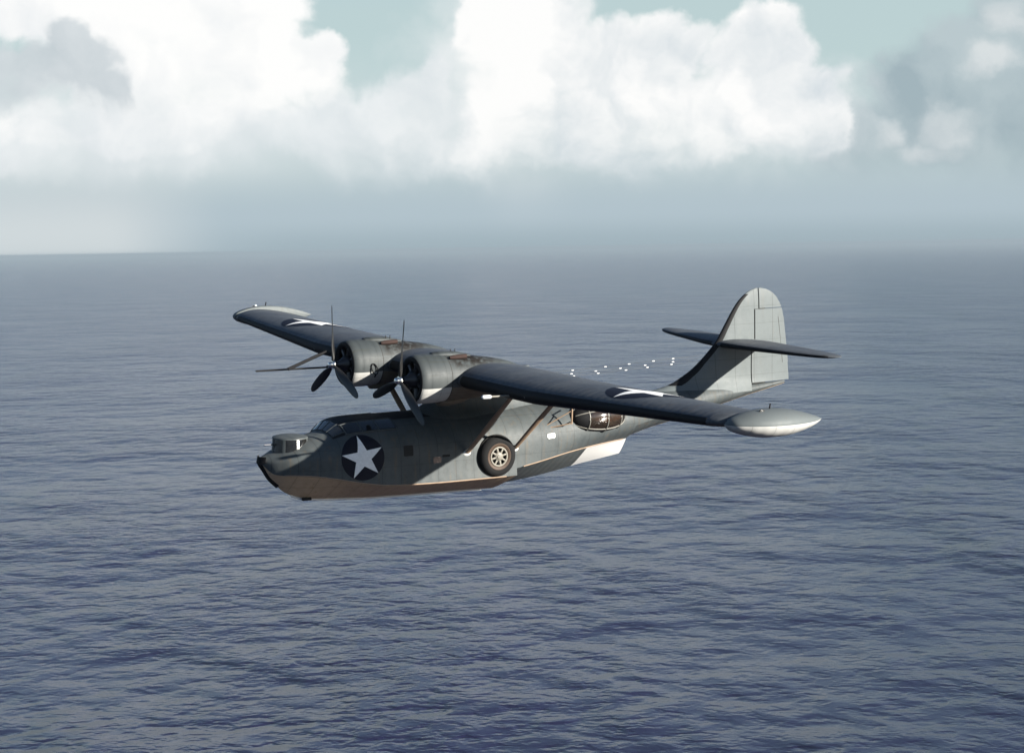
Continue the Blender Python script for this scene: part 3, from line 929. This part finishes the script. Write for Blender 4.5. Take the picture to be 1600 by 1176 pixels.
# ---- fin and rudder
FLE = [(2.60, 13.0), (2.80, 13.9), (2.90, 14.42), (3.0, 14.78), (3.2, 15.18), (3.41, 15.55), (3.82, 16.06), (4.26, 16.50), (4.7, 16.79), (5.14, 17.07), (5.4, 17.25), (5.63, 17.45), (5.83, 17.71), (5.94, 17.92), (5.99, 18.12)]
FTE = [(2.6, 19.56), (2.9, 19.56), (3.55, 19.49), (4.21, 19.40), (5.07, 19.27), (5.3, 19.20), (5.51, 19.09), (5.7, 18.94), (5.85, 18.74), (5.95, 18.50), (5.99, 18.30)]
FTH = [(2.60, .46), (2.8, .36), (3.0, .25), (3.4, .19), (4.2, .155), (5.0, .11), (5.6, .075), (5.99, .02)]
def hinge(z): return 17.88 if z < 4.30 else (18.02 if z < 5.30 else 18.20)
def vsec(z, xa, xb, n=13, lip=0.0):
    a, b = smooth_tab(FLE, z), smooth_tab(FTE, z); th = smooth_tab(FTH, z)
    xa = max(xa, a); xb = min(xb, b)
    us = [(1 - math.cos(math.pi * k / (n - 1))) / 2 if xa == a else k / (n - 1) for k in range(n)]
    P_ = []
    for u in us:
        x = xa + (xb - xa) * u; q = (x - a) / (b - a); P_.append((x, th * h1(min(max(q, 0), 1)) + lip + .004))
    return [(x, -h, z) for x, h in P_] + [(x, h, z) for x, h in P_[::-1]]
fz = [2.6 + (5.99 - 2.6) * k / 60 for k in range(61)]
bm = bmesh.new()
for z0, z1 in ((2.60, 4.299), (4.301, 5.299), (5.301, 5.985)):
    zz = [z0] + [z for z in fz if z0 + .01 < z < z1 - .01] + [z1]
    loft_bm([vsec(z, 0, hinge(.5 * (z0 + z1)) - .022) for z in zz], bm=bm)
fin = finish('fin', bm, M_TAIL, smooth=35)
bm = bmesh.new()
for z0, z1 in ((2.86, 4.299), (4.301, 5.285), (5.315, 5.985)):
    zz = [z0] + [z for z in fz if z0 + .01 < z < z1 - .01] + [z1]
    loft_bm([vsec(z, hinge(.5 * (z0 + z1)) + .022, 99) for z in zz], bm=bm)
rud = finish('rudder', bm, M_TAIL, smooth=35)
bm = loft_bm([vsec(z, 17.8, 18.5, 7, -.03) for z in [2.83 + (5.55 - 2.83) * k / 30 for k in range(31)]])
finish('hinge_spar', bm, M_GAP, rud, 35)
bm = loft_bm([[(x, y * (.010 + .004), z) for x, y in ((lerp(FTE, z) - .22, -1.6), (lerp(FTE, z) - .22, 1.6), (lerp(FTE, z) + .015, .5), (lerp(FTE, z) + .015, -.5))] for z in [3.45 + 1.55 * k / 8 for k in range(9)]])
finish('trim_tab', bm, M_TAIL, rud)
for z0, z1 in ((3.45, 5.0),):
    for sd in (-1, 1): finish('trim_tab_gap', tube_bm([(smooth_tab(FTE, z0 + (z1 - z0) * k / 8) - .235, sd * .020, z0 + (z1 - z0) * k / 8) for k in range(9)], .016, 5), M_GAP, rud)
bz = [2.95 + (5.80 - 2.95) * k / 40 for k in range(41)]
finish('deicer_boot', loft_bm([vsec(z, 0, smooth_tab(FLE, z) + lerp([(2.9, .42), (3.6, .20), (5.8, .12)], z), 9, .007) for z in bz]), M_BOOT, fin, 60)

# ---- tailplane and elevators
SLE = [(0, 16.50), (1.0, 16.60), (2.0, 16.80), (3.0, 16.99), (3.8, 17.18), (4.3, 17.38), (4.55, 17.57), (4.68, 17.76), (4.72, 17.88)]
STE = [(0, 18.62), (1.0, 18.55), (2.0, 18.50), (3.0, 18.43), (3.8, 18.34), (4.3, 18.22), (4.55, 18.10), (4.68, 18.00), (4.72, 17.94)]
def hsec(y, ua, ub, n=13):
    a, b = smooth_tab(SLE, abs(y)), smooth_tab(STE, abs(y)); th = .145 * (1 - .62 * abs(y) / 4.72)
    if abs(y) > 4.3: th *= max(.12, math.sqrt(max(0, 1 - ((abs(y) - 4.3) / .43) ** 2)))
    us = [ua + (ub - ua) * ((1 - math.cos(math.pi * k / (n - 1))) / 2 if ua == 0 else k / (n - 1)) for k in range(n)]
    zc = 4.20
    up = [(a + (b - a) * u, y, zc + th * h1(u) + .003) for u in us]; lo = [(a + (b - a) * u, y, zc - th * h1(u) - .003) for u in us]
    return up + lo[::-1]
sy = [-4.72 + 9.44 * k / 80 for k in range(81)]
tp = finish('tailplane', loft_bm([hsec(y, 0, .60) for y in sy]), M_WING, smooth=40)
for sd in (-1, 1):
    yy = [sd * (.22 + (4.70 - .22) * k / 40) for k in range(41)]
    finish('elevator', loft_bm([hsec(y, .612, 1.0) for y in yy]), M_WING, tp, 40)

for sd in (-1, 1):
    L = []
    for k in range(40):
        y = sd * (.25 + 4.3 * k / 39); a, b = smooth_tab(SLE, abs(y)), smooth_tab(STE, abs(y))
        th = .145 * (1 - .62 * abs(y) / 4.72) * (1 if abs(y) < 4.3 else math.sqrt(max(0, 1 - ((abs(y) - 4.3) / .43) ** 2)))
        us = [0, .004, .012, .03, .05]
        L.append([(a + (b - a) * u - .006, y, 4.20 + th * h1(u) + .008) for u in us[:4]][::-1] + [(a + (b - a) * u - .006, y, 4.20 - th * h1(u) - .008) for u in us])
    finish('deicer_boot', loft_bm(L), M_BOOT, tp, 60)
# wing leading edge boots
for y0, y1 in ((-14.2, -3.0), (-1.35, 1.35), (3.0, 14.2)):
    L = []
    for k in range(31):
        y = y0 + (y1 - y0) * k / 30
        lo = [wing_pt(y, u, False) for u in (.10, .07, .045, .025, .012, .004)]; up = [wing_pt(y, u, True) for u in (0, .004, .012, .022)]
        L.append([(x - .007, yy, z - .006) for x, yy, z in lo] + [(x - .008, yy, z + .003) for x, yy, z in up])
    finish('deicer_boot', loft_bm(L), M_BOOT, wing, 60)
# ---- pitot tube, port wing
p0 = wing_pt(-5.6, .03, False)
pit = finish('pitot_tube', tube_bm([(5.25, -5.75, 3.94), (5.0, -5.75, 3.955), (4.55, -5.75, 3.965), (4.44, -5.75, 3.965)], [.028, .028, .028, .028], 10), M_RIM)
finish('pitot_head', tube_bm([(4.52, -5.75, 3.966), (4.48, -5.75, 3.966), (4.25, -5.75, 3.97), (4.22, -5.75, 3.97)], [.04, .058, .058, .03], 10), M_INSUL, pit)
# ---- radar aerial below the starboard wing
YA = 5.4
an = finish('radar_aerial', tube_bm([(2.45, YA, 3.57), (3.5, YA, 3.56), (5.05, YA, 3.54)], .030, 8), M_BLACK)
finish('aerial_strut', tube_bm([(3.58, YA, 3.56), (4.95, YA, 4.10 - .05)], .055, 8), M_BLACK, an)
finish('aerial_strut', tube_bm([(4.98, YA, 3.54), (5.45, YA, wing_low(5.45, YA)[2] + .05)], .055, 8), M_BLACK, an)
# ---- side aerial by the port blister
xs0 = 9.35
yh = hull_y(10.0, 2.3, -1)
sa = finish('side_aerial', tube_bm([(9.93, yh - .34, 2.24), (9.93, yh - .36, 2.72)], .028, 8), M_STRUT)
finish('aerial_brace', tube_bm([(9.93, yh - .35, 2.66), (9.05, yh + .02, 2.12)], .018, 6), M_STRUT, sa)
finish('aerial_brace', tube_bm([(9.93, yh - .35, 2.26), (9.05, yh + .02, 2.09)], .018, 6), M_STRUT, sa)
finish('aerial_brace', tube_bm([(9.93, yh - .35, 2.26), (10.1, yh + .03, 2.25)], .018, 6), M_STRUT, sa)
finish('aerial_brace', tube_bm([(9.93, yh - .35, 2.70), (10.15, yh + .05, 2.70)], .018, 6), M_STRUT, sa)
# ---- aerial wires from wing to fin with rows of white insulators
for w, (yy, z0, z1) in enumerate(((-.18, 3.48, 3.62), (.22, 3.60, 3.78), (.62, 3.42, 3.66))):
    A, B = Vector((9.5, yy, z0)), Vector((15.9, yy * .25, z1 + .08))
    wr = finish('aerial_wire', tube_bm([A, A.lerp(B, .5) - Vector((0, 0, .02)), B], .0045, 5), M_WIRE)
    for x in (11.0, 12.0, 12.95, 13.9, 14.9):
        x += random.uniform(-.22, .22)
        t = (x + .10 * w - A.x) / (B.x - A.x); c = A.lerp(B, t) - Vector((0, 0, .02 * (1 - abs(2 * t - 1))))
        finish('insulator', tube_bm([c - Vector((.05, 0, 0)), c - Vector((.03, 0, 0)), c + Vector((.03, 0, 0)), c + Vector((.05, 0, 0))], [.006, .016, .016, .006], 8), M_INSUL, wr)
# ---- dark ring with a stalk on the inboard side of the starboard cowling
lc = Vector((4.60, 1.395, 3.95))
lp = finish('cowl_ring', tube_bm([lc + Vector((.10 * math.cos(t) - .05 * math.sin(t), 0, .17 * math.sin(t))) for t in [2 * math.pi * k / 24 for k in range(25)]], .018, 6), M_BLACK)
finish('ring_stalk', tube_bm([lc + Vector((.05, 0, -.16)), lc + Vector((.06, .12, -.26))], .022, 6), M_BLACK, lp)

# ------------------------------------------------------------------ haze
def build_haze():
    bm = bmesh.new(); bmesh.ops.create_cube(bm, size=1.0)
    for v in bm.verts: v.co = Vector((v.co.x * 190000, v.co.y * 190000, v.co.z * 160 + 79))
    me = bpy.data.meshes.new('haze'); bm.to_mesh(me); bm.free()
    m = bpy.data.materials.new('haze_air'); m.use_nodes = True; t = m.node_tree; t.nodes.clear()
    o = t.nodes.new('ShaderNodeOutputMaterial'); v = t.nodes.new('ShaderNodeVolumePrincipled')
    v.inputs['Color'].default_value = (.310, .375, .430, 1); v.inputs['Density'].default_value = HAZE
    v.inputs['Anisotropy'].default_value = 0.0
    t.links.new(v.outputs[0], o.inputs['Volume'])
    ob = bpy.data.objects.new('haze', me); COL.objects.link(ob); me.materials.append(m); ob['kind'] = 'stuff'


HAZE = 4.2e-5
build_haze()
